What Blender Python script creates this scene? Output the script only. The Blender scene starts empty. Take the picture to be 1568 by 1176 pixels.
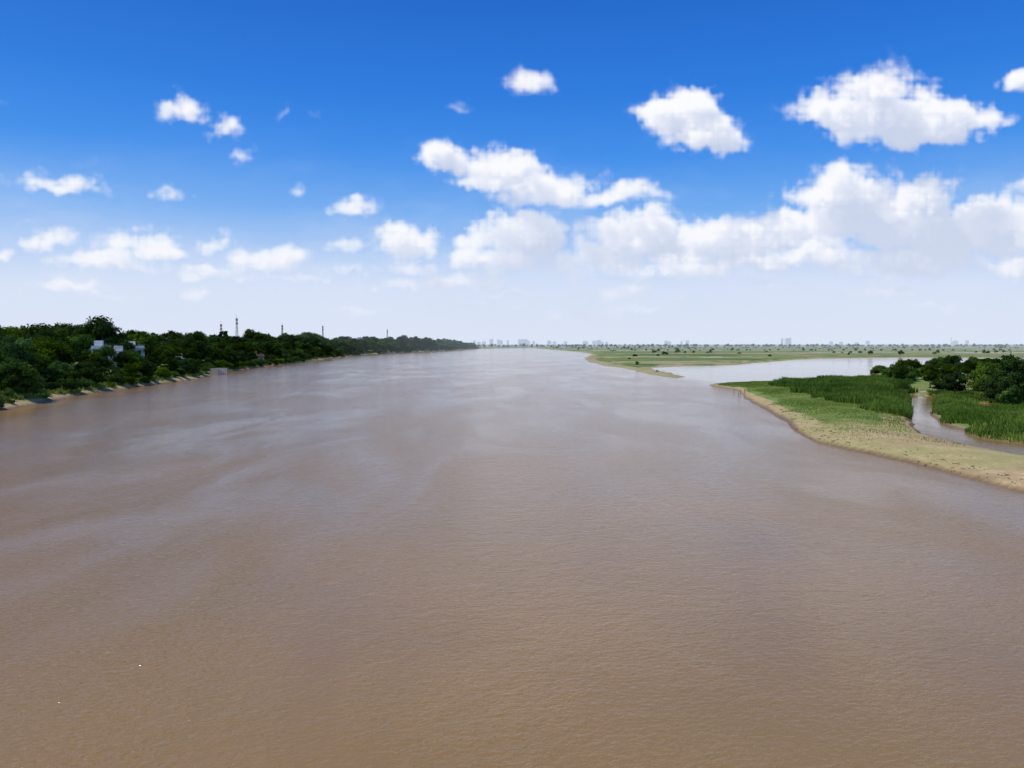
import bpy, math, random, time
import numpy as np
import bmesh
from mathutils import Vector, Matrix
T0=time.time()
random.seed(7); rng=np.random.default_rng(7)
scene=bpy.context.scene
scene.view_settings.view_transform='Standard'
scene.view_settings.look='None'
scene.view_settings.exposure=0
SUN_EL=math.radians(56); SUN_AZ=math.radians(-92)   # azimuth clockwise from +Y

# ------------------------------------------------------------------ helpers
def link(o,parent=None):
    scene.collection.objects.link(o)
    if parent: o.parent=parent
    return o
def empty(name,loc=(0,0,0)):
    e=bpy.data.objects.new(name,None); e.location=loc; e.empty_display_size=1
    return link(e)
def np_mesh(name,verts,faces,mats=(),mat_idx=None,attrs=None,smooth=False):
    me=bpy.data.meshes.new(name)
    n,k=faces.shape
    me.vertices.add(len(verts)); me.vertices.foreach_set('co',np.asarray(verts,dtype=np.float32).ravel())
    me.loops.add(n*k); me.loops.foreach_set('vertex_index',faces.astype(np.int32).ravel())
    me.polygons.add(n); me.polygons.foreach_set('loop_start',np.arange(0,n*k,k,dtype=np.int32))
    me.polygons.foreach_set('loop_total',np.full(n,k,dtype=np.int32))
    for m in mats: me.materials.append(m)
    if mat_idx is not None: me.polygons.foreach_set('material_index',mat_idx.astype(np.int32))
    if smooth: me.polygons.foreach_set('use_smooth',np.ones(n,dtype=bool))
    me.update(calc_edges=True)
    if attrs:
        for an,dom,arr in attrs:
            a=me.attributes.new(an,'FLOAT',dom); a.data.foreach_set('value',arr.astype(np.float32))
    return me
_tab=np.random.default_rng(3).random((256,256))
def vnoise(x,y):
    xi=np.floor(x).astype(int); yi=np.floor(y).astype(int)
    fx=x-xi; fy=y-yi; fx=fx*fx*(3-2*fx); fy=fy*fy*(3-2*fy)
    a=_tab[xi%256,yi%256]; b=_tab[(xi+1)%256,yi%256]; c=_tab[xi%256,(yi+1)%256]; d=_tab[(xi+1)%256,(yi+1)%256]
    return (a*(1-fx)+b*fx)*(1-fy)+(c*(1-fx)+d*fx)*fy
def fbm(x,y,o=4):
    s=0;a=1;t=0
    for i in range(o):
        s=s+a*vnoise(x+17.3*i,y-9.1*i); t+=a; a*=.5; x=x*2.03; y=y*2.03
    return s/t
def sstep(a,b,x):
    t=np.clip((x-a)/(b-a),0,1); return t*t*(3-2*t)

# ------------------------------------------------------------------ river map (metres, camera bridge at origin, +Y upstream)
LEFT=[(-70,-400),(-74,0),(-82,60),(-88,100),(-93,140),(-101.6,180),(-104.6,212),(-109.6,268),(-124,338),(-132,430),(-148,618),(-168,888),(-151,1093),(-113,1421),(-84,2030)]
RIGHT_FAR=[(62,2368),(88,1579),(102,1137),(91,888),(59,646),(52,507),(53,430),(54,355),(55,302),(58,273),(63,284),(66,338),(72,395),(100,430),(132,451),(187,546),(254,646),(361,693),(448,677),(900,650),(3000,600),(40000,600)]
MAIN=LEFT+RIGHT_FAR+[(40000,40000),(-40000,40000),(-40000,-400)]
SPIT=[(57.3,225.5),(58.5,200),(49.2,152.8),(43.4,123.5),(38.9,106.8),(37,94),(38.6,82),(40.4,72.9),(41.4,62.6),(45,50),(60,35),(90,10),(100,-400),(40000,-400),(40000,410),(3000,410),(900,440),(348,440),(255,430),(202,400),(146,309),(124,268),(86,245),(62,233)]
POND=[(94.7,188),(77.6,151),(62,121),(54,101.5),(53.5,91),(54.5,82),(58,74),(66,64),(82,56),(92,64),(78,76),(68,86),(61.7,92),(60.7,99),(63.8,111),(69.4,125.7),(82,149.6),(97,176)]
POND2=[(84,180),(100,187),(150,186),(210,190),(240,200),(210,207),(150,204),(100,201)]
SLACKS=[[(640,790),(1500,760),(1500,820),(900,850)],[(150,640),(225,700),(330,755),(330,790),(215,735),(145,665)],[(330,1020),(900,1060),(900,1130),(420,1120)],[(120,1300),(420,1420),(420,1520),(140,1450)],[(900,1500),(1900,1600),(1900,1750),(900,1650)]]
def sdf(poly,x,y):
    P=np.array(poly,float); n=len(P)
    d=np.full(x.shape,1e18); ins=np.zeros(x.shape,bool)
    for i in range(n):
        ax,ay=P[i]; bx,by=P[(i+1)%n]
        ex,ey=bx-ax,by-ay
        t=np.clip(((x-ax)*ex+(y-ay)*ey)/(ex*ex+ey*ey),0,1)
        d=np.minimum(d,(x-ax-t*ex)**2+(y-ay-t*ey)**2)
        c=((ay>y)!=(by>y))
        if by!=ay: ins^= c&(x<(bx-ax)*(y-ay)/(by-ay)+ax)
    d=np.sqrt(d); return np.where(ins,d,-d)
def land(x,y):
    x=np.asarray(x,float); y=np.asarray(y,float)
    r=np.hypot(x,y)
    w=(fbm(x/9,y/9,4)-.5)*3.2+(fbm(x/40+5,y/40,3)-.5)*np.clip(r/60,0,7)
    sm=sdf(MAIN,x,y)+w; sp=sdf(SPIT,x,y)+w*.7
    po=-sdf(POND,x,y)+w*.6; po2=-sdf(POND2,x,y)+w*.9
    sp=np.minimum(sp,np.minimum(po,po2))
    # small marsh pools between the reeds
    pool=(fbm(x/11+31,y/22+7,3)-.34)*26
    sp=np.where((x>np.interp(y,[60,98,126,180,240],[75,64,74,98,120]))&(y<300)&(y>80),np.minimum(sp,np.maximum(pool,-1.5)),sp)
    big=(fbm(x/90,y/45,3)-.5)*90
    for s_ in SLACKS: sm=np.minimum(sm,-sdf(s_,x,y)+w*1.5+big)
    isl=x<-60
    leftz=4.2*(1-np.exp(-np.maximum(sm,0)/9))+ (fbm(x/30,y/30)-.5)*1.2*np.clip(sm/20,0,1)
    farz=1.3*(1-np.exp(-np.maximum(sm,0)/14))
    spz=.8*(1-np.exp(-np.maximum(sp,0)/6))+.35*(fbm(x/6,y/6)-.5)*np.clip(sp/3,0,1)+.25*np.clip(sp/.6,0,1)
    sd=np.maximum(sm,sp)
    z=np.where(sm>sp,np.where(isl&(y<2100),leftz,farz),spz)
    z=np.where(sd<0,np.maximum(sd*.25,-2.0),z)
    zone=np.where(sm>sp,np.where(isl,0,2),1)
    return z,sd,zone
def ground_z(x,y):
    return float(land(np.array([x]),np.array([y]))[0][0])

# ------------------------------------------------------------------ node helpers
def new_mat(name):
    m=bpy.data.materials.new(name); m.use_nodes=True
    nt=m.node_tree; nt.nodes.clear(); return m,nt
class NT:
    def __init__(s,nt): s.nt=nt
    def n(s,t,ins=None,**kw):
        nd=s.nt.nodes.new(t)
        for k,v in kw.items(): setattr(nd,k,v)
        if ins:
            for k,v in ins.items():
                sock=nd.inputs[k]
                if isinstance(v,bpy.types.NodeSocket): s.nt.links.new(v,sock)
                else: sock.default_value=v
        return nd
    def math(s,op,a,b=None,c=None,clamp=False):
        ins={0:a}
        if b is not None: ins[1]=b
        if c is not None: ins[2]=c
        return s.n('ShaderNodeMath',ins,operation=op,use_clamp=clamp).outputs[0]
    def vm(s,op,a,b=None,c=None):
        ins={0:a}
        if b is not None: ins[1]=b
        if c is not None: ins[2]=c
        nd=s.n('ShaderNodeVectorMath',ins,operation=op)
        return nd.outputs['Value'] if op in('LENGTH','DOT_PRODUCT','DISTANCE') else nd.outputs[0]
    def noise(s,vec,scale,detail=4,rough=.5,out='Fac',dist=0.0):
        return s.n('ShaderNodeTexNoise',{'Vector':vec,'Scale':scale,'Detail':detail,'Roughness':rough,'Distortion':dist}).outputs[out]
    def maprange(s,v,a,b,c=0.,d=1.,smooth=True):
        return s.n('ShaderNodeMapRange',{'Value':v,'From Min':a,'From Max':b,'To Min':c,'To Max':d},interpolation_type='SMOOTHSTEP' if smooth else 'LINEAR').outputs[0]
    def mix(s,f,a,b,mode='MIX'):
        nd=s.nt.nodes.new('ShaderNodeMix'); nd.data_type='RGBA'; nd.blend_type=mode
        for idx,v in ((0,f),(6,a),(7,b)):
            if isinstance(v,bpy.types.NodeSocket): s.nt.links.new(v,nd.inputs[idx])
            else: nd.inputs[idx].default_value=v
        return nd.outputs[2]
    def ramp(s,f,stops):
        nd=s.n('ShaderNodeValToRGB',{'Fac':f}); cr=nd.color_ramp
        while len(cr.elements)<len(stops): cr.elements.new(.5)
        for e,(p,c) in zip(cr.elements,stops): e.position=p; e.color=(*c,1)
        return nd.outputs[0]
def c4(r,g,b): return (r,g,b,1.0)
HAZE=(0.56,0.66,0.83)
def painted_haze_out(N,shader,d0=700.,d1=11000.,mx=.85,em_col=HAZE):
    """aerial perspective: haze glow painted into the material by distance from the origin"""
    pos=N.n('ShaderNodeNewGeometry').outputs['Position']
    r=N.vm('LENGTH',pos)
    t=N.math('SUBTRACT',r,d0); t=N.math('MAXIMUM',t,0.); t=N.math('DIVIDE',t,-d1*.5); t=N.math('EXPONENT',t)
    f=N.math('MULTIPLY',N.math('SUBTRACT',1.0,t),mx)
    em=N.n('ShaderNodeEmission',{'Color':(*em_col,1),'Strength':1.0})  # haze colour emitted by the surface itself, standing in for airlight
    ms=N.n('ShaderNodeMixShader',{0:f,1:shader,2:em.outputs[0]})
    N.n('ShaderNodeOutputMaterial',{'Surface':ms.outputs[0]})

# ------------------------------------------------------------------ materials
def simple_mat(name,col,rough=.8,noise_amt=.15,scale=2.,haze=True,d1=11000.,em=HAZE):
    m,nt=new_mat(name); N=NT(nt)
    tc=N.n('ShaderNodeTexCoord').outputs['Object']
    f=N.noise(tc,scale,4,.6)
    c=N.mix(f,c4(*[x*(1-noise_amt*1.6) for x in col]),c4(*[min(1,x*(1+noise_amt)) for x in col]))
    b=N.n('ShaderNodeBsdfPrincipled',{'Base Color':c,'Roughness':rough})
    if haze: painted_haze_out(N,b.outputs[0],d1=d1,em_col=em)
    else: N.n('ShaderNodeOutputMaterial',{'Surface':b.outputs[0]})
    return m
def leaf_mat(name,dark,light,trans=.25,patch=False):
    m,nt=new_mat(name); N=NT(nt)
    v=N.n('ShaderNodeAttribute',attribute_name='var').outputs['Fac']
    oi=N.n('ShaderNodeObjectInfo').outputs['Random']
    c=N.mix(v,c4(*dark),c4(*light))
    if not patch:
        c=N.n('ShaderNodeHueSaturation',{'Hue':N.maprange(oi,0,1,.470,.515,False),'Saturation':N.maprange(oi,0,1,1.15,.85,False),'Value':N.maprange(N.math('POWER',N.math('FRACT',N.math('MULTIPLY',oi,7.31)),2.),0,1,.62,1.9,False),'Color':c}).outputs[0]
    b=N.n('ShaderNodeBsdfDiffuse',{'Color':c,'Roughness':.5})
    t=N.n('ShaderNodeBsdfTranslucent',{'Color':c})
    ms=N.n('ShaderNodeMixShader',{0:trans,1:b.outputs[0],2:t.outputs[0]})
    painted_haze_out(N,ms.outputs[0])
    return m
M_leaf=leaf_mat('tree_foliage',(0.014,0.036,0.008),(0.075,0.15,0.022))
M_leaf2=leaf_mat('bush_foliage',(0.035,0.085,0.012),(0.13,0.23,0.035))
M_reed=leaf_mat('reed_blades',(0.045,0.105,0.016),(0.17,0.27,0.045),.3,True)
M_reed2=leaf_mat('marsh_grass_blades',(0.06,0.13,0.018),(0.23,0.32,0.06),.3,True)
M_grass=leaf_mat('grass_blades',(0.12,0.19,0.03),(0.28,0.34,0.08),.3,True)
M_bark=simple_mat('bark',(0.12,0.09,0.065),.9,.3,4)
M_white=simple_mat('whitewashed_plaster',(0.78,0.77,0.74),.8,.12,.8)
M_cream=simple_mat('cream_plaster',(0.62,0.55,0.42),.8,.15,.8)
M_pink=simple_mat('terracotta_plaster',(0.5,0.3,0.22),.85,.15,.8)
M_conc=simple_mat('weathered_concrete',(0.38,0.36,0.33),.9,.2,1.5)
M_glass=simple_mat('window_glass',(0.04,0.05,0.06),.15,.1,1)
M_steel=simple_mat('galvanised_steel',(0.16,0.16,0.18),.6,.1,1)
M_red=simple_mat('red_mast_paint',(0.35,0.08,0.06),.6,.1,1)
M_tank=simple_mat('black_tank_plastic',(0.03,0.03,0.035),.5,.1,1)
M_wood=simple_mat('driftwood',(0.14,0.11,0.08),.9,.3,5)
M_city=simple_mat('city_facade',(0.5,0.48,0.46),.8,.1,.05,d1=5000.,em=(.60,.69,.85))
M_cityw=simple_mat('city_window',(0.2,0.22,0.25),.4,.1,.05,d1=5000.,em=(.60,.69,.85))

# terrain material
m,nt=new_mat('riverbank_ground'); N=NT(nt); M_ground=m
pos=N.n('ShaderNodeNewGeometry').outputs['Position']
g=N.n('ShaderNodeAttribute',attribute_name='grass').outputs['Fac']
wet=N.n('ShaderNodeAttribute',attribute_name='wet').outputs['Fac']
far=N.n('ShaderNodeAttribute',attribute_name='farfield').outputs['Fac']
n1=N.noise(pos,.35,7,.65); n2=N.noise(pos,2.5,5,.65); n3=N.noise(pos,.06,5,.55)
sand=N.mix(N.maprange(n1,.3,.7),c4(.27,.19,.105),c4(.49,.375,.22)); sand=N.mix(N.maprange(n2,.35,.65,0,.75),sand,c4(.29,.21,.115))
sand=N.mix(N.math('MULTIPLY',N.maprange(N.math('ADD',N.math('MULTIPLY',n3,.55),N.math('MULTIPLY',n2,.45)),.44,.57),.6),sand,c4(.25,.27,.09))
sand=N.mix(wet,sand,c4(.14,.09,.05))
gr=N.mix(n3,c4(.085,.145,.028),c4(.20,.25,.06)); gr=N.mix(N.maprange(n2,.35,.75,0,.5),gr,c4(.08,.13,.025))
gm=N.maprange(N.math('ADD',g,N.math('ADD',N.math('MULTIPLY_ADD',n1,.9,-.45),N.math('MULTIPLY_ADD',n2,.5,-.25))),.38,.62)
near=N.mix(gm,sand,gr)
fm=N.vm('MULTIPLY',pos,(.0022,.010,1.)); f1=N.noise(fm,1.,5,.6)
fm2=N.vm('MULTIPLY',pos,(.010,.03,1.)); f2=N.noise(fm2,1.,5,.65)
fld=N.ramp(N.math('ADD',N.math('MULTIPLY',f1,.6),N.math('MULTIPLY',f2,.4)),[(.36,(.035,.07,.020)),(.43,(.08,.135,.03)),(.48,(.17,.21,.06)),(.52,(.07,.12,.028)),(.55,(.36,.29,.19)),(.59,(.12,.16,.04)),(.66,(.33,.28,.17))])
fsand=N.maprange(N.math('ADD',g,N.math('ADD',N.math('MULTIPLY_ADD',n3,.8,-.4),N.math('MULTIPLY_ADD',n1,.5,-.25))),.3,.6)
fs=N.mix(N.maprange(n3,.35,.65),c4(.34,.25,.165),c4(.22,.24,.09))
fs=N.mix(wet,fs,c4(.20,.14,.09))
farc=N.mix(fsand,fs,fld)
col=N.mix(far,near,farc)
bmp=N.n('ShaderNodeBump',{'Strength':.8,'Distance':.3,'Height':N.math('ADD',n1,N.math('MULTIPLY',n2,.4))}).outputs[0]
b=N.n('ShaderNodeBsdfPrincipled',{'Base Color':col,'Roughness':N.math('MULTIPLY_ADD',wet,-.3,.9),'Normal':bmp,'Specular IOR Level':.2})
painted_haze_out(N,b.outputs[0])

# water material : silty river, calm and mirror-like in the sheltered channels
m,nt=new_mat('silty_river_water'); N=NT(nt); M_water=m
pos=N.n('ShaderNodeNewGeometry').outputs['Position']
px_,py_,_z=N.n('ShaderNodeSeparateXYZ',{0:pos}).outputs
calm=N.math('MULTIPLY',N.maprange(px_,50.,68.),N.maprange(py_,650.,480.))
L=N.noise(N.vm('MULTIPLY',pos,(.026,.016,1.)),1.,4,.55,dist=.8)
L2=N.noise(N.vm('MULTIPLY',pos,(.09,.028,1.)),1.,4,.6,dist=1.0)
colr=N.mix(N.maprange(L,.35,.65),c4(.205,.129,.048),c4(.243,.146,.056))
wp=N.n('ShaderNodeVectorRotate',{'Vector':pos,'Angle':math.radians(-10)},rotation_type='Z_AXIS').outputs[0]
r1=N.noise(N.vm('MULTIPLY',wp,(3.0,4.8,1.)),1.,3,.65,dist=.6)
r2=N.noise(N.vm('MULTIPLY',wp,(.85,1.35,1.)),1.,2,.5,dist=.6)
amp=N.maprange(N.math('ADD',N.math('MULTIPLY',L,.5),N.math('MULTIPLY',L2,.5)),.38,.62,.40,1.35)
amp=N.math('MULTIPLY',amp,N.math('MULTIPLY_ADD',calm,-.8,1.))
hgt=N.math('MULTIPLY',N.math('ADD',N.math('MULTIPLY',r1,.062),N.math('MULTIPLY',r2,.055)),amp)
bmp=N.n('ShaderNodeBump',{'Strength':1.0,'Distance':1.0,'Height':hgt}).outputs[0]
b=N.n('ShaderNodeBsdfPrincipled',{'Base Color':colr,'Roughness':N.math('MULTIPLY_ADD',calm,-.06,.11),'IOR':1.333,'Normal':bmp})
painted_haze_out(N,b.outputs[0],1500,20000,.4)

# ------------------------------------------------------------------ water sheet
ra=np.geomspace(10,60000,60); th=np.linspace(0,2*np.pi,97)[:-1]
R_,T_=np.meshgrid(ra,th,indexing='ij')
v=np.stack([R_*np.sin(T_),R_*np.cos(T_),np.zeros_like(R_)],-1).reshape(-1,3)
nr,ntq=R_.shape; ii,jj=np.meshgrid(np.arange(nr-1),np.arange(ntq),indexing='ij'); j2=(jj+1)%ntq
f=np.stack([ii*ntq+jj,(ii+1)*ntq+jj,(ii+1)*ntq+j2,ii*ntq+j2],-1).reshape(-1,4)[:,::-1]
me=np_mesh('river_water',v,f,[M_water])
bm=bmesh.new(); bm.from_mesh(me); bm.verts.ensure_lookup_table()
bm.faces.new([bm.verts[i] for i in range(ntq-1,-1,-1)])
bm.normal_update(); bm.to_mesh(me); bm.free()
link(bpy.data.objects.new('river_water',me))

# ------------------------------------------------------------------ terrain sheet
az=np.radians(np.linspace(-72,72,1150)); rr=np.geomspace(38,30000,640)
A_,R_=np.meshgrid(az,rr,indexing='xy')
X=R_*np.sin(A_); Y=R_*np.cos(A_)
Z,SD,ZN=land(X,Y)
nz=fbm(X/14,Y/14,4)-.5
pondR=(X>np.interp(Y,[58,76,90,98,111,126,150,180,240],[92,68,60,59,62,68,81,94,116]))
gB=sstep(74,136,Y+nz*44+ (X-45)*.5)*sstep(.8,4.5,SD+nz*4)
gB=np.where(pondR,sstep(.0,1.2,SD),gB)
gL=sstep(1.6,5.5,SD+nz*5)
gA=sstep(1.5,12,SD+nz*22-np.clip((450-Y)/60,0,3)*1.0)
G=np.where(ZN==0,gL,np.where(ZN==1,gB,gA))
WET=sstep(.9,.1,SD+nz*.8)
FAR=np.where(ZN==2,1.,np.where(ZN==0,sstep(1500,2500,Y),sstep(280,400,np.hypot(X,Y))))
nr,nc=X.shape; idx=np.arange(nr*nc).reshape(nr,nc)
f=np.stack([idx[:-1,:-1],idx[:-1,1:],idx[1:,1:],idx[1:,:-1]],-1).reshape(-1,4)
zf=Z.ravel(); keep=(zf[f].max(1)>-1.0); f=f[keep]
used=np.unique(f); rem=-np.ones(nr*nc,int); rem[used]=np.arange(len(used))
V=np.stack([X,Y,Z],-1).reshape(-1,3)[used]
me=np_mesh('riverbank_ground',V,rem[f],[M_ground],attrs=[('grass','POINT',G.ravel()[used]),('wet','POINT',WET.ravel()[used]),('farfield','POINT',FAR.ravel()[used])],smooth=True)
link(bpy.data.objects.new('ground',me))
print('terrain',time.time()-T0)

# ------------------------------------------------------------------ trees
def tube(pts,rads,k=6):
    vs=[];fs=[]
    for i,(p,r) in enumerate(zip(pts,rads)):
        d=(Vector(pts[min(i+1,len(pts)-1)])-Vector(pts[max(i-1,0)])).normalized()
        a=d.orthogonal().normalized(); b2=d.cross(a)
        for j in range(k):
            t=2*math.pi*j/k; vs.append(tuple(Vector(p)+a*math.cos(t)*r+b2*math.sin(t)*r))
    for i in range(len(pts)-1):
        for j in range(k):
            fs.append((i*k+j,i*k+(j+1)%k,(i+1)*k+(j+1)%k,(i+1)*k+j))
    return vs,fs
def tree_mesh(name,seed,H,R,base,nl,ls,leafm,nlobes=26,trunk=True,spread=1.0):
    r=np.random.default_rng(seed)
    V=[];F=[]
    ctr=[]
    ch=(H-base)
    for i in range(nlobes):
        while True:
            p=r.uniform(-1,1,3)
            if p@p<1: break
        x,y=p[0]*R*.78,p[1]*R*.78
        z=base+ch*(.5+.40*p[2])
        z-= .12*ch*(x*x+y*y)/(R*R)
        ctr.append((x,y,z))
    ctr=np.array(ctr); lr=r.uniform(.2,.38,nlobes)*R*spread
    off=0
    if trunk:
        lean=r.uniform(-.06,.06,2)*H
        tp=[(0,0,-1.5),(lean[0]*.2,lean[1]*.2,base*.6),(lean[0]*.6,lean[1]*.6,base+ch*.25),(lean[0],lean[1],base+ch*.7)]
        a,b_=tube(tp,[H*.03,H*.022,H*.016,H*.006],7); V+=a; F+=b_; off=len(V)
        for i in range(0,nlobes,2):
            s=Vector(tp[2])*r.uniform(.6,1.0); e=Vector(ctr[i]); mid=s.lerp(e,.5)+Vector((0,0,-.05*H))
            a,b_=tube([tuple(s),tuple(mid),tuple(e)],[H*.010,H*.007,H*.003],5)
            F+=[tuple(q+off for q in t) for t in b_]; V+=a; off=len(V)
    nb=len(F)
    Vb=np.array(V).reshape(-1,3) if V else np.zeros((0,3)); Fb=np.array(F).reshape(-1,4) if F else np.zeros((0,4),int)
    li=r.choice(nlobes,nl,p=lr**2/np.sum(lr**2))
    d=r.normal(size=(nl,3)); d/=np.linalg.norm(d,axis=1)[:,None]; d[:,2]=np.where(d[:,2]<-.35,-d[:,2],d[:,2])
    rad=lr[li]*(r.uniform(.25,1,nl)**.35)*(1+.12*r.normal(size=nl))
    rad*=1+.18*np.sin(d[:,0]*5+li)+.15*np.sin(d[:,1]*7+li*2.)
    P=ctr[li]+d*rad[:,None]*np.array([1,1,.8])
    P[:,2]=np.maximum(P[:,2],.15)
    nrm=d+r.normal(size=(nl,3))*.55; nrm/=np.linalg.norm(nrm,axis=1)[:,None]
    t=np.cross(nrm,r.normal(size=(nl,3))); t/=np.linalg.norm(t,axis=1)[:,None]; bt=np.cross(nrm,t)
    s=(ls*r.uniform(.6,1.4,nl))[:,None]
    q=np.stack([P-t*s,P-bt*s*.5,P+t*s,P+bt*s*.5],1).reshape(-1,3)
    Fl=np.arange(nl*4).reshape(-1,4)+len(Vb)
    lv=r.uniform(0,1,nlobes)
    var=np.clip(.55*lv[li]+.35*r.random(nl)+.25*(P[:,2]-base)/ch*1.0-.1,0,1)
    Vv=np.vstack([Vb,q]); Ff=np.vstack([Fb,Fl]); mi=np.concatenate([np.zeros(nb),np.ones(nl)])
    return np_mesh(name,Vv,Ff,[M_bark,leafm],mi,[('var','FACE',np.concatenate([np.zeros(nb),var]))])
BIG=[tree_mesh('broadleaf_mesh%d'%i,20+i,h,r_,b_,8000,.33,M_leaf,n_) for i,(h,r_,b_,n_) in enumerate([(12,6.2,1.5,30),(13.5,6.8,2.2,34),(10.5,6.5,1.2,28),(14,5.6,2.5,26),(11,5.2,1.5,24)])]
BUSH=[tree_mesh('bush_mesh%d'%i,50+i,h,r_,.3,3200,.20,M_leaf2,16,False,1.15) for i,(h,r_) in enumerate([(3.6,3.2),(2.6,3.0),(4.4,3.0)])]
DBUSH=[tree_mesh('darkbush_mesh%d'%i,60+i,h,r_,.3,3200,.25,M_leaf,16,False,1.15) for i,(h,r_) in enumerate([(4.5,3.6),(3.2,3.4),(5.4,3.6)])]
FARM=[tree_mesh('fartree_mesh%d'%i,70+i,h,r_,1.,1200,.8,M_leaf,14,True,1.1) for i,(h,r_) in enumerate([(12,6.5),(9,7),(14,6)])]

def put(name,me,x,y,s,parent=None,z=None,sz=None,sink=.3):
    o=bpy.data.objects.new(name,me)
    if z is None: z=ground_z(x,y)
    o.location=(x,y,z-sink); o.rotation_euler=(0,0,random.uniform(0,6.28)); o.scale=(s,s,s if sz is None else sz)
    return link(o,parent)
LP=np.array(LEFT,float)
seg=np.hypot(*np.diff(LP,axis=0).T); cum=np.concatenate([[0],np.cumsum(seg)])
def shore(s):
    x=np.interp(s,cum,LP[:,0]); y=np.interp(s,cum,LP[:,1])
    s2=min(s+5,cum[-1]); x2=np.interp(s2,cum,LP[:,0]); y2=np.interp(s2,cum,LP[:,1])
    x1=np.interp(s2-10,cum,LP[:,0]); y1=np.interp(s2-10,cum,LP[:,1])
    t=np.array([x2-x1,y2-y1]); t/=np.hypot(*t)
    return x,y,-t[1],t[0]
HOUSES=[(-134,252,5),(-125.5,247,3.5),(-143,294,5),(-176,420,6),(-129,299,3.5),(-140,424,4.5)]
treemass=empty('distant_riverbank_trees'); bushmass=empty('riverbank_undergrowth')
nput=0
s=cum[1]+60
while s<cum[-1]:
    x,y,nx,ny=shore(s)
    D=math.hypot(x,y)
    for off,hs in ((7,.60),(14,.80),(24,.95),(38,1.05),(56,1.1),(80,1.15)):
        o_=off+random.uniform(-3,3); a=random.uniform(-3,3)
        px,py=x+nx*o_+ny*a,y+ny*o_-nx*a
        lim=9.
        for hx,hy,hr in HOUSES:
            dd=math.hypot(px-hx,py-hy)
            if dd<hr+2: lim=0
            elif abs(px/py-hx/hy)*hy<hr*1.0 and py<hy and dd<45: lim=min(lim,.50+.14*random.random())
        if lim==0: continue
        if random.random()<.10: continue
        near=D<270
        grow=(.76+.24*min(1,max(0,(D-130)/140)))*(1+max(0,min(D,900)-200)/700*.30)
        sc=min(lim,hs*random.choice([.55,.8,.9,1.0,1.2])*random.uniform(.85,1.08)*grow)
        me=random.choice(BIG if D<500 else BIG[:3]+FARM)
        put('broadleaf_tree' if near else 'tree',me,px,py,sc,None if near else treemass,sz=sc*random.uniform(.8,1.0)); nput+=1
    for off in (1.8,3.6,6,10):
        if D>700 and off>4.5: continue
        if random.random()<(.45 if off<3 else .15): continue
        o_=off+random.uniform(-1,1); a=random.uniform(-3,3)
        px,py=x+nx*o_+ny*a,y+ny*o_-nx*a
        put('bush',random.choice(DBUSH+BUSH[:2]),px,py,random.uniform(.45,1.0)*(1 if off>3 else .6),bushmass)
    s+=6.0+D*.004
def inside(poly,x,y): return float(sdf(poly,np.array([x]),np.array([y]))[0])>0
SP=[(150,300),(132,262),(108,226),(97,190),(93,165),(104,150),(150,140),(260,180),(320,330),(230,380),(170,330)]
cnt=0; tries=0
while cnt<320 and tries<9000:
    tries+=1
    x=random.uniform(90,320); y=random.uniform(140,400)
    if not inside(SP,x,y) or float(land([x],[y])[1][0])<.8: continue
    if vnoise(np.array([x/22.]),np.array([y/22.]))[0]<.24: continue
    cnt+=1
    if random.random()<.30: put('broadleaf_tree',random.choice(BIG),x,y,random.uniform(.32,.52),None)
    else: put('bush',random.choice(BUSH+DBUSH+DBUSH),x,y,random.uniform(.6,1.25),bushmass)
for x,y,s_ in ((99,155,.68),(103,160,.76),(110,168,.7),(106,149,.58),(97,141,.42),(116,160,.7),(101,164,.64),(96,152,.48),(94,147,.36),(108,176,.6),(98,171,.5)): put('broadleaf_tree',BIG[int(x)%5],x,y,s_)
for x,y,s_ in ((150,318,.9),(157,330,1.),(147,305,.7),(165,345,.9),(172,360,.9),(136,280,.8),(128,262,.7)): put('bush',DBUSH[1],x,y,s_,bushmass)
fm_=empty('distant_field_trees')
for i in range(260):
    Yd=740*math.exp(random.random()*1.6); u=random.uniform(.05,.95); Xd=u*Yd
    if float(land([Xd],[Yd])[1][0])<8: continue
    if vnoise(np.array([Xd/160.]),np.array([Yd/120.]))[0]<.45: continue
    sc=random.uniform(.2,.5)*(1+.3*(Yd>1500)); put('tree',random.choice(FARM),Xd,Yd,sc,fm_)
for (x0,y0,x1,y1,st) in ((200,900,1100,1010,13),(160,1250,1500,1150,14),(140,1600,1900,1750,14),(100,2100,2500,2000,14)):
    n_=int(math.hypot(x1-x0,y1-y0)/st)
    for i in range(n_):
        t=(i+random.uniform(-.5,.5))/n_
        if vnoise(np.array([t*9+y0]),np.array([y0*1.]))[0]<.42: continue
        X0,Y0=x0+(x1-x0)*t,y0+(y1-y0)*t+random.uniform(-12,12)
        if float(land([X0],[Y0])[1][0])<2: continue
        put('tree',random.choice(FARM),X0,Y0,random.uniform(.18,.42),fm_)
for x,y,s_ in ((104,655,.3),(150,760,.45),(165,900,.5),(132,700,.25),(240,720,.3),(85,560,.15),(68,420,.14),(72,445,.16),(62,330,.1)): put('tree',FARM[1],x,y,s_,fm_)
tl=empty('distant_treeline')
for (yd,dens) in ((2600,18),(3300,18),(4200,18)):
    x=-900.
    while x<3600:
        x+=dens*random.uniform(.4,1.6)
        yy=yd+180*math.sin(x/400+yd)+random.uniform(-50,50)
        if yy<2500: yy=2500+random.random()*50
        if vnoise(np.array([x/90.]),np.array([yd*1.]))[0]<.18: continue
        put('tree',random.choice(FARM),x,yy,random.uniform(.7,1.1),tl,z=1.3)

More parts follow.
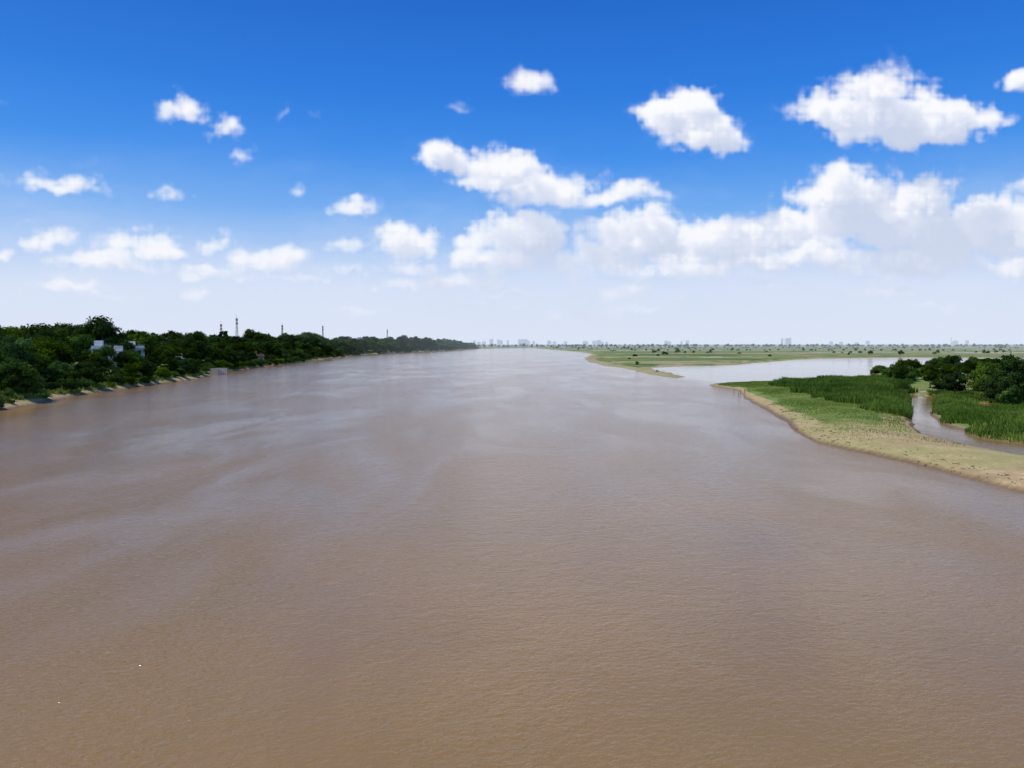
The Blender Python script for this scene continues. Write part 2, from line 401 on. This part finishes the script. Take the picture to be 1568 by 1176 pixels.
# ------------------------------------------------------------------ reeds and grass
def blades(name,pts,h,w,mat,per=1,lean=.35):
    n=len(pts); r=rng
    z=land(pts[:,0],pts[:,1])[0]
    B=np.stack([pts[:,0],pts[:,1],np.maximum(z,-.2)-.05],-1)
    a=r.uniform(0,2*np.pi,n); t=np.stack([np.cos(a),np.sin(a),0*a],-1)
    a2=r.uniform(0,2*np.pi,n); L_=np.stack([np.cos(a2),np.sin(a2),0*a2],-1)*(r.uniform(0,lean,n))[:,None]
    hh=h*r.uniform(.55,1.15,n)*(.25+1.5*fbm(pts[:,0]/6,pts[:,1]/6,3))
    up=np.stack([0*a,0*a,hh],-1); ww=(w*r.uniform(.6,1.3,n))[:,None]
    v0=B-t*ww*.5; v1=B+t*ww*.5; mid=B+up*.6+L_*hh[:,None]*.35; tip=B+up+L_*hh[:,None]
    V=np.stack([v0,v1,mid+t*ww*.45,tip,tip-t*.01,mid-t*ww*.45],1).reshape(-1,3)
    k=np.arange(n)[:,None]*6
    F=np.vstack([k+np.array([0,1,2,5]),k+np.array([5,2,3,4])])
    var=np.clip(.35*r.random(n)+1.5*(fbm(pts[:,0]/8+3,pts[:,1]/8,4)-.32),0,1)
    return np_mesh(name,V,F,[mat],attrs=[('var','FACE',np.concatenate([var,var]))])
def scatter(poly,n,mind=.3,thin=None,rag=8):
    P=np.array(poly); lo=P.min(0); hi=P.max(0)
    out=[]; tot=0
    while tot<n:
        q=rng.uniform(lo-3,hi+3,(n,2)); k=sdf(poly,q[:,0],q[:,1])+rag*(fbm(q[:,0]/7,q[:,1]/7,3)-.5)>0; q=q[k]
        sd_=land(q[:,0],q[:,1])[1]; q=q[sd_>mind]
        if thin is not None: q=q[thin(q)]
        out.append(q); tot+=len(q)
    return np.vstack(out)[:n]
R1=[(79,228),(96,240),(122,256),(112,225),(95,184),(80,152),(66,124),(63,133),(66,160),(66,182)]
R2=[(68.6,126),(81,150),(90,172),(104,190),(140,180),(130,120),(100,80),(80,74),(66,86),(61,92),(60,99),(63,111)]
def gaps(q): return fbm(q[:,0]/5+9,q[:,1]/9,3)+.25*rng.random(len(q))>.48
def gaps2(q): return fbm(q[:,0]/5+29,q[:,1]/9,3)+.3*rng.random(len(q))>.46
link(bpy.data.objects.new('reed_bed',blades('reed_bed',scatter(R1,60000,-.1,gaps,14),1.2,.15,M_reed,lean=.5)))
link(bpy.data.objects.new('reed_bed',blades('reed_bed_b',scatter(R2,85000,-.1,gaps2,8),.8,.12,M_reed2,lean=.8)))
GR=[(58,224),(80,240),(130,262),(100,200),(70,130),(62,118),(56,102),(52,88),(47,72),(42,75),(40,84),(39,95),(42,108),(46,124),(52,152),(60,198)]
def th(q):
    return (sstep(82,145,q[:,1]+44*(fbm(q[:,0]/8,q[:,1]/8,4)-.5)))>rng.random(len(q))
link(bpy.data.objects.new('bank_grass',blades('bank_grass',scatter(GR,120000,1.1,th),.2,.07,M_grass,lean=.9)))
sv=np.array([shore(s_) for s_ in rng.uniform(cum[2],cum[-4],22000)]); of=rng.uniform(1.3,6,22000)
pts=np.stack([sv[:,0]+sv[:,2]*of,sv[:,1]+sv[:,3]*of],-1); pts=pts[land(pts[:,0],pts[:,1])[1]>1.0]
link(bpy.data.objects.new('verge_grass',blades('verge_grass',pts,.8,.35,M_grass,lean=.6)))

# ------------------------------------------------------------------ boxes based builder
def box(bm_,x0,x1,y0,y1,z0,z1,mi=0):
    vs=[bm_.verts.new(p) for p in ((x0,y0,z0),(x1,y0,z0),(x1,y1,z0),(x0,y1,z0),(x0,y0,z1),(x1,y0,z1),(x1,y1,z1),(x0,y1,z1))]
    for q in ((0,3,2,1),(4,5,6,7),(0,1,5,4),(1,2,6,5),(2,3,7,6),(3,0,4,7)):
        f_=bm_.faces.new([vs[i] for i in q]); f_.material_index=mi
def mesh_obj(name,fn,mats,parent=None,loc=(0,0,0),rot=0):
    bm_=bmesh.new(); fn(bm_); me=bpy.data.meshes.new(name); bm_.to_mesh(me); bm_.free()
    for m_ in mats: me.materials.append(m_)
    o=bpy.data.objects.new(name,me); o.location=loc; o.rotation_euler=(0,0,rot); return link(o,parent)
def house(x,y,w,d,floors,mat,rot=0,base=None,name='plastered_house'):
    z=ground_z(x,y)-.3 if base is None else base
    e=empty(name,(x,y,z)); e.rotation_euler=(0,0,rot); H=floors*3.1
    mesh_obj('walls',lambda b_:box(b_,-w/2,w/2,-d/2,d/2,-3,H),[mat],e)
    def roof(b_):
        box(b_,-w/2-.4,w/2+.4,-d/2-.4,d/2+.4,H+.003,H+.2)
        for q in ((-w/2,w/2,-d/2,-d/2+.2),(-w/2,w/2,d/2-.2,d/2),(-w/2,-w/2+.2,-d/2+.2,d/2-.2),(w/2-.2,w/2,-d/2+.2,d/2-.2)): box(b_,*q,H+.2,H+1.1)
        box(b_,-w/2+.5,-w/2+3,d/2-3.2,d/2-.5,H+.2,H+2.8)
    mesh_obj('roof',roof,[mat],e)
    def win(b_):
        n_=max(2,int(w/2.4))
        for fl in range(floors):
            for i in range(n_):
                cx=-w/2+(i+.5)*w/n_; z0=fl*3.1+1.0
                if fl==0 and i==n_//2: continue
                box(b_,cx-.55,cx+.55,-d/2-.03,-d/2+.05,z0,z0+1.3)
            m_=max(1,int(d/3))
            for i in range(m_):
                cy=-d/2+(i+.5)*d/m_; z0=fl*3.1+1.0
                box(b_,w/2-.05,w/2+.03,cy-.5,cy+.5,z0,z0+1.3); box(b_,-w/2-.03,-w/2+.05,cy-.5,cy+.5,z0,z0+1.3)
    mesh_obj('windows',win,[M_glass],e)
    def ch(b_):
        n_=max(2,int(w/2.4))
        for fl in range(floors):
            for i in range(n_):
                cx=-w/2+(i+.5)*w/n_; z0=fl*3.1+2.35
                box(b_,cx-.8,cx+.8,-d/2-.55,-d/2-.002,z0,z0+.12)
        for fl in range(1,floors): box(b_,-w/2-.1,w/2+.1,-d/2-1.1,-d/2-.003,fl*3.1-.1,fl*3.1+.05)
    mesh_obj('sunshades',ch,[M_conc],e)
    cx=-w/2+(max(2,int(w/2.4))//2+.5)*w/max(2,int(w/2.4))
    mesh_obj('door',lambda b_:box(b_,cx-.5,cx+.5,-d/2-.04,-d/2+.05,0,2.1),[M_wood],e)
    a,b2=tube([(w/2-1.5,0,H+.2),(w/2-1.5,0,H+1.5),(w/2-1.5,0,H+1.7)],[.6,.6,.25],10)
    me=bpy.data.meshes.new('water_tank'); me.from_pydata(a,[],b2+[tuple(range(20,30))]); me.materials.append(M_tank); link(bpy.data.objects.new('water_tank',me),e)
    return e
house(-134,253,5.5,6,2,M_white,.35,base=4.2)
house(-125.5,247,3.6,4.5,1,M_white,.5,base=5.6)
house(-143,294,6,6,2,M_white,.4,base=4.2)
house(-128.5,299,4,4,1,M_white,.4,base=2.4)
house(-176,420,7,7,2,M_cream,.3,base=6.2)
house(-139.5,424,7,5,1,M_pink,.3,base=2.3)
house(-240,560,12,9,4,M_cream,.2); house(-235,640,11,9,4,M_white,.2); house(-215,705,12,9,4,M_white,.1); house(-250,1000,18,12,5,M_white,.1); house(-225,1120,20,12,5,M_cream,.1)
def ghat(b_):
    for i in range(9): box(b_,-2.6,2.6,-i*.55-.55,-i*.55,-2,2.4-i*.3-.002*i)
    box(b_,-3,-2.603,-5.2,0,-2,2.5); box(b_,2.603,3,-5.2,0,-2,2.5)
mesh_obj('river_ghat_steps',ghat,[M_conc],None,(-119,306,0.0),math.radians(75))

# ------------------------------------------------------------------ masts
def mast(x,y,h,w=1.6,name='telecom_mast',mat=M_steel,k_=1.):
    z=ground_z(x,y)-.5; V=[];F=[]
    def bar(p,q,r_):
        a,b_=tube([p,q],[r_*k_,r_*k_],4); o_=len(V); V.extend(a); F.extend([tuple(i+o_ for i in t) for t in b_])
    n_=int(h/2.6); C=[(-1,-1),(1,-1),(1,1),(-1,1)]
    def pt(i,k):
        t=i/n_; s_=w*(1-t)+.35*t; return (C[k][0]*s_,C[k][1]*s_,h*t)
    for i in range(n_):
        for k in range(4):
            bar(pt(i,k),pt(i+1,k),.09); bar(pt(i,k),pt(i+1,(k+1)%4),.04); bar(pt(i,(k+1)%4),pt(i+1,k),.04); bar(pt(i+1,k),pt(i+1,(k+1)%4),.04)
    bar((0,0,h),(0,0,h+3),.08)
    for a in range(3):
        ca,sa=math.cos(a*2.1),math.sin(a*2.1)
        for zz in (h-1,h-4):
            bar((0,0,zz),(ca*.8,sa*.8,zz),.05); bar((ca*.8,sa*.8,zz-1),(ca*.8,sa*.8,zz+1.1),.16)
    a=h*.7; bar((.4,-.8,a),(.4,-1.2,a),.6)
    me=bpy.data.meshes.new(name); me.from_pydata(V,[],F); me.materials.append(mat)
    o=bpy.data.objects.new(name,me); o.location=(x,y,z); link(o)
mast(-213,600,28,1.2); mast(-244,650,25,1.1,mat=M_red); mast(-252,850,29,1.3,k_=1.6); mast(-232,950,30,1.3,k_=1.7); mast(-190,1180,30,1.4,k_=1.7); mast(1985,3500,42,3,name='power_pylon')

# ------------------------------------------------------------------ distant city
def tower_block(x,y,w,d,h,name='apartment_tower'):
    def fn(b_):
        box(b_,-w/2,w/2,-d/2,d/2,-2,h); box(b_,-w*.2,w*.2,-d*.2,d*.2,h+.01,h+4)
        box(b_,-w/2-.6,w/2+.6,-d/2-.6,-d/2-.01,h-1,h+1.2)
        nf=int(h/3.4); nb_=max(3,int(w/5))
        for fl in range(nf):
            for i in range(nb_):
                cx=-w/2+(i+.5)*w/nb_; box(b_,cx-1.3,cx+1.3,-d/2-.15,-d/2-.02,fl*3.4+1,fl*3.4+2.8,1)
    mesh_obj(name,fn,[M_city,M_cityw],None,(x,y,1.2),random.uniform(-.2,.2))
for (u,hw,n_,h0,h1) in ((-.0155,.012,4,34,50),(.012,.012,4,36,50),(.105,.02,6,26,40),(.21,.018,5,26,42),(.355,.008,3,40,58),(.46,.05,4,22,34),(.58,.02,3,26,38),(.04,.03,5,22,34),(-.05,.02,4,22,34)):
    for i in range(n_):
        yd=random.uniform(5200,6200); tower_block((u+random.uniform(-hw,hw))*yd,yd,random.uniform(14,34),20,random.uniform(h0,h1))

# ------------------------------------------------------------------ stakes, driftwood
for i,(x,y) in enumerate(((59,186),(60.3,187),(56.5,181),(55.2,178),(57.6,190))):
    a,b_=tube([(0,0,-1.5),(.05,.02,.4),(.12,.05,1.2)],[.07,.06,.05],6)
    me=bpy.data.meshes.new('mooring_stake'); me.from_pydata(a,[],b_); me.materials.append(M_wood); o=bpy.data.objects.new('mooring_stake',me); o.location=(x-3,y,0); link(o)
V=[];F=[]
for i in range(300):
    t=random.random(); k=random.randrange(2,8); p=np.array(SPIT[k])*(1-t)+np.array(SPIT[k+1])*t
    x,y=p[0]+abs(random.gauss(0,1))*2.0,p[1]+random.uniform(-1,1); z,sd_,_=land([x],[y])
    if sd_[0]<.1: continue
    r_=random.uniform(.02,.06); L_=r_*random.choice([1.2,1.5,6]); a=random.uniform(0,3.14); zz=float(z[0])+r_*.4
    aa,bb=tube([(x-L_*math.cos(a),y-L_*math.sin(a),zz),(x,y,zz+r_*.5),(x+L_*math.cos(a),y+L_*math.sin(a),zz)],[r_*.4,r_,r_*.3],5)
    o_=len(V); V+=aa; F+=[tuple(q+o_ for q in t_) for t_ in bb]
me=bpy.data.meshes.new('shore_debris'); me.from_pydata(V,[],F); me.materials.append(M_wood); link(bpy.data.objects.new('shore_debris',me))
print('objects',time.time()-T0)

# ------------------------------------------------------------------ clouds: density volume simulated once, integrated to a cloud map
# cloud front 10 km upstream; entries: east km, altitude km, half width, half height, weight
CL=[(4.65,2.95,.62,.46,1.2),(4.15,2.84,.50,.38,1.1),(5.25,2.84,.80,.38,1.1),(5.85,2.82,.50,.24,.95),(4.9,2.72,1.1,.3,1.05),
(2.15,2.86,.58,.42,1.15),(2.5,2.62,.55,.34,1.1),(1.75,2.93,.36,.24,.8),(2.2,2.55,.5,.22,.95),
(-.02,2.22,.65,.36,1.15),(-.75,2.32,.48,.22,1.),(.65,2.0,.65,.32,1.05),(1.45,1.9,.6,.22,.95),(-.45,2.08,.5,.24,.95),(.4,1.88,1.0,.22,1.0),(.1,2.02,.6,.24,1.0),
(.16,3.28,.52,.26,.88),(-4.15,3.0,.52,.24,.88),(-3.70,2.76,.38,.30,.86),(-3.45,2.45,.32,.18,.78),(-2.95,2.88,.24,.18,.68),(-.78,2.92,.26,.16,.70),
(-5.85,2.04,.74,.20,.92),(-5.25,1.98,.40,.16,.72),(-4.45,1.94,.38,.19,.80),(-2.65,1.97,.36,.22,.76),(-2.0,1.72,.46,.24,.88),(-2.5,2.85,.18,.13,.6),(-5.5,2.3,.6,.16,.62),(-6.4,3.0,.3,.2,.58),
(-5.88,1.24,.5,.24,.92),(-4.6,1.24,.66,.30,.98),(-3.75,1.3,.6,.22,.9),(-3.0,1.08,.66,.24,.93),(-6.5,1.17,.6,.2,.82),(-5.2,1.0,1.1,.2,.84),(-3.8,.95,1.2,.18,.82),(-2.1,1.2,.5,.2,.8),
(-1.25,1.29,.66,.29,1.08),(-1.2,.98,.5,.18,.9),(.05,1.40,.70,.42,1.2),(-.2,1.08,.85,.24,1.),(1.7,1.40,.70,.36,1.15),(2.75,1.35,.76,.36,1.15),(1.2,1.1,.5,.22,.95),(.7,1.0,.6,.18,.85),(2.2,1.2,.8,.3,1.0),
(4.3,1.98,.80,.36,1.12),(5.3,1.86,.55,.36,1.14),(4.7,1.75,.8,.4,1.1),(3.5,1.45,.7,.38,1.1),(4.2,1.52,.7,.42,1.12),(4.95,1.5,.7,.44,1.15),(5.6,1.4,.7,.42,1.12),(6.3,1.48,.7,.38,1.12),(7.0,1.42,.7,.4,1.1),(7.7,1.5,.6,.4,1.1),(4.0,1.1,1.1,.30,1.0),(5.3,1.08,1.1,.30,1.0),(6.4,3.27,.4,.24,.97),(6.6,2.0,.46,.2,.78),(-6.3,1.57,.5,.17,.66),(2.4,1.0,1.2,.24,.93),(3.2,1.05,.8,.24,.93),(-1.0,.8,1.5,.2,.84),(6.6,1.05,1.1,.28,.97)]
rc=np.random.default_rng(11)
for i in range(60):
    CL.append((rc.uniform(-8,8),rc.uniform(.4,1.0),rc.uniform(.4,1.1),rc.uniform(.08,.17),rc.uniform(.6,.84)))
PX=80; XR=8.4; ZR=4.2; YR=.84
nxg,nzg,nyg=int(2*XR*PX),int(ZR*PX),30
gx=(-XR+(np.arange(nxg)+.5)/PX).astype(np.float32); gzz=((np.arange(nzg)+.5)/PX).astype(np.float32); gy=np.linspace(-YR,YR,nyg).astype(np.float32); dyy=gy[1]-gy[0]
GX,GZ=np.meshgrid(gx,gzz,indexing='ij')
WX=((fbm(GX*1.3+40,GZ*1.6+3,4)-.5)*.65+(fbm(GX*5+1,GZ*6+30,3)-.5)*.22).astype(np.float32)
WZ=((fbm(GX*1.2+80,GZ*1.5+60,4)-.5)*.36+(fbm(GX*5+51,GZ*6+70,3)-.5)*.15).astype(np.float32)
F=np.full((nxg,nzg,nyg),-1.2,np.float32); W2=np.zeros((nxg,nzg),np.float32)
for cx,cz,rx,rz,wt in CL:
    cy=rc.uniform(-.34,.34); ry=min(rx,rz*1.4,.45)
    i0,i1=np.searchsorted(gx,[cx-2.2*rx-.2,cx+2.2*rx+.2]); k0,k1=np.searchsorted(gzz,[cz-2.2*rz-.15,cz+2.2*rz+.15])
    qx=((GX[i0:i1,k0:k1]+WX[i0:i1,k0:k1]-cx)/rx); qz=((GZ[i0:i1,k0:k1]+WZ[i0:i1,k0:k1]-cz)/rz); qz=np.where(qz<0,qz*1.25,qz); qy=((gy-cy)/ry)[None,None,:]
    l2=qx*qx+qz*qz
    W2[i0:i1,k0:k1]=np.maximum(W2[i0:i1,k0:k1],wt*np.exp(-l2*.3))
    l=np.sqrt(l2[:,:,None]+qy*qy)
    F[i0:i1,k0:k1]=np.maximum(F[i0:i1,k0:k1],wt-1.0*l)
def axis_up(A,axis,coords):
    i=np.floor(coords).astype(int); f_=(coords-i).astype(np.float32); f_=f_*f_*(3-2*f_)
    i=np.clip(i,0,A.shape[axis]-2)
    sh=[1,1,1]; sh[axis]=-1; f_=f_.reshape(sh)
    a=np.take(A,i,axis); b_=np.take(A,i+1,axis); return a+(b_-a)*f_
def oct3(fr,seed,fz=1.0):
    r=np.random.default_rng(seed)
    lat=r.random((int(2*XR*fr)+3,int(ZR*fr*fz)+3,int(2*YR*fr)+3),dtype=np.float32)
    A=axis_up(lat,0,(gx+XR)*fr); A=axis_up(A,1,gzz*fr*fz); return axis_up(A,2,(gy+YR)*fr)
for i,(fr,wl,wb) in enumerate(((1.3,.45,0),(2.7,.35,.36),(5.3,.18,.34),(10.1,.14,.22),(19.,.10,.12),(33.,.07,.05))):
    o3=oct3(fr,100+i)
    F+=wl*(o3-.5)
    if wb: F+=wb*(np.abs(2*o3-1)-.5)
    del o3
cap=(.03+.97*sstep(.60,1.08,W2))[:,:,None].astype(np.float32)
rho=(np.clip((F+.08)*1.0,0,1)**1.35)*cap; del F
print('cloud density',time.time()-T0)
SIG=30.
dzk=1./PX; kshift=math.cos(SUN_EL)/math.sin(SUN_EL)   # sun from the left
tau=np.zeros((nxg,nyg),np.float32); LIT=np.empty_like(rho)
for k in range(nzg-1,-1,-1):
    sh1=np.roll(tau,1,0); tau=(1-kshift)*tau+kshift*sh1
    st=rho[:,k,:]*dzk*SIG/math.sin(SUN_EL)*.5
    tau=tau+st
    LIT[:,k,:]=.5*np.exp(-tau*.75)+.5*np.exp(-tau*.17)
    tau=(tau+st)*.985
T=np.ones((nxg,nzg),np.float32); C=np.zeros_like(T)
for j in range(nyg):
    a=1-np.exp(-rho[:,:,j]*dyy*SIG); C+=T*a*LIT[:,:,j]; T*=1-a
ALP=1-T; LUM=C/np.maximum(ALP,1e-3)
del rho,LIT
img=bpy.data.images.new('cloud_map',nxg,nzg,alpha=False,float_buffer=True); img.colorspace_settings.name='Non-Color'
edge=np.minimum(1,np.minimum(np.arange(nxg),nxg-1-np.arange(nxg))/40.)[:,None]*np.minimum(1,(nzg-1-np.arange(nzg))/20.)[None,:]
buf=np.ones((nzg,nxg,4),np.float32); buf[...,0]=LUM.T; buf[...,1]=(ALP*edge).T; buf[...,2]=0
img.pixels.foreach_set(buf.ravel()); img.update(); img.pack()
print('clouds',time.time()-T0, np.percentile(LUM[ALP>.5],[2,25,50,75,98]))

# ------------------------------------------------------------------ sky
w=bpy.data.worlds.new('World'); scene.world=w; w.use_nodes=True; nt=w.node_tree; nt.nodes.clear(); N=NT(nt)
sky=N.n('ShaderNodeTexSky'); sky.sky_type='NISHITA'; sky.sun_disc=False; sky.sun_elevation=SUN_EL; sky.sun_rotation=SUN_AZ
sky.air_density=1.0; sky.dust_density=1.0; sky.ozone_density=1.5
gen=N.n('ShaderNodeTexCoord').outputs['Generated']
sep=N.n('ShaderNodeSeparateXYZ',{0:gen}); dx,dy,dz=sep.outputs
dyc=N.math('MAXIMUM',dy,.02)
kx=N.math('MULTIPLY',N.math('DIVIDE',dx,dyc),10.); kz=N.math('MULTIPLY',N.math('DIVIDE',dz,dyc),10.)
P=N.n('ShaderNodeCombineXYZ',{0:kx,1:kz,2:0.}).outputs[0]
uv=N.vm('MULTIPLY_ADD',P,(1/(2*XR),1/ZR,0),(.5,0,0))
it=N.n('ShaderNodeTexImage',{'Vector':uv}); it.image=img; it.extension='CLIP'; it.interpolation='Cubic'
cs=N.n('ShaderNodeSeparateColor',{0:it.outputs['Color']})
lum,alpha=cs.outputs[0],cs.outputs[1]
alpha=N.math('MULTIPLY',alpha,N.maprange(dy,.02,.2))
ccol=N.ramp(lum,[(.20,(.58,.65,.82)),(.48,(.74,.79,.92)),(.70,(.96,.965,1.0)),(1.0,(1.0,1.0,1.0))])
elev=N.math('MAXIMUM',dz,0.)
grad=N.ramp(elev,[(0,(.74,.81,.92)),(.065,(.64,.74,.94)),(.107,(.44,.62,.94)),(.164,(.165,.42,.90)),(.228,(.050,.28,.85)),(.303,(.020,.20,.75)),(.40,(.010,.14,.62)),(.8,(.02,.12,.45))])
skyn=N.vm('MULTIPLY',sky.outputs[0],(.1,.1,.1))
skyc=N.mix(N.maprange(elev,.45,.9,.93,.5),skyn,grad)
veil=N.noise(N.vm('MULTIPLY',P,(.30,.8,1.)),1.,4,.6)
west=N.maprange(kx,-6.,1.,.16,0.)
vf=N.math('MULTIPLY',N.math('ADD',N.maprange(veil,.40,.7,0,.5),west),N.maprange(kz,.2,3.0,1.,0.))
low=N.math('MULTIPLY',N.maprange(kz,1.5,.7),N.maprange(veil,.25,.6,.25,.6))
vf=N.math('MAXIMUM',vf,low)
vf=N.math('MULTIPLY',vf,N.maprange(dy,.02,.2))
skyc=N.mix(vf,skyc,c4(.72,.79,.95))
hz=N.math('EXPONENT',N.math('MULTIPLY',elev,-13.))
cc=N.mix(N.math('MULTIPLY',hz,.85),ccol,c4(.74,.80,.94))
fin=N.mix(alpha,skyc,cc)
bg=N.n('ShaderNodeBackground',{'Color':fin,'Strength':1.0})
N.n('ShaderNodeOutputWorld',{'Surface':bg.outputs[0]})
w.cycles.sampling_method='MANUAL'; w.cycles.sample_map_resolution=512

# ------------------------------------------------------------------ sun
sd=bpy.data.lights.new('sun','SUN'); sd.energy=4.5; sd.angle=math.radians(.5); sd.color=(1,.95,.85)
so=bpy.data.objects.new('sun',sd); link(so)
dirv=Vector((math.sin(SUN_AZ)*math.cos(SUN_EL),math.cos(SUN_AZ)*math.cos(SUN_EL),math.sin(SUN_EL)))
so.rotation_euler=dirv.to_track_quat('Z','Y').to_euler(); so.location=(0,0,80)

# ------------------------------------------------------------------ camera
cd=bpy.data.cameras.new('camera'); co=bpy.data.objects.new('camera',cd); link(co)
cd.sensor_width=36; cd.lens=36*1184/1568; cd.clip_start=.5; cd.clip_end=120000
co.location=(0,0,12); co.rotation_euler=(math.radians(90-2.95),0,0)
scene.camera=co
print('trees',nput,len(bpy.data.objects))
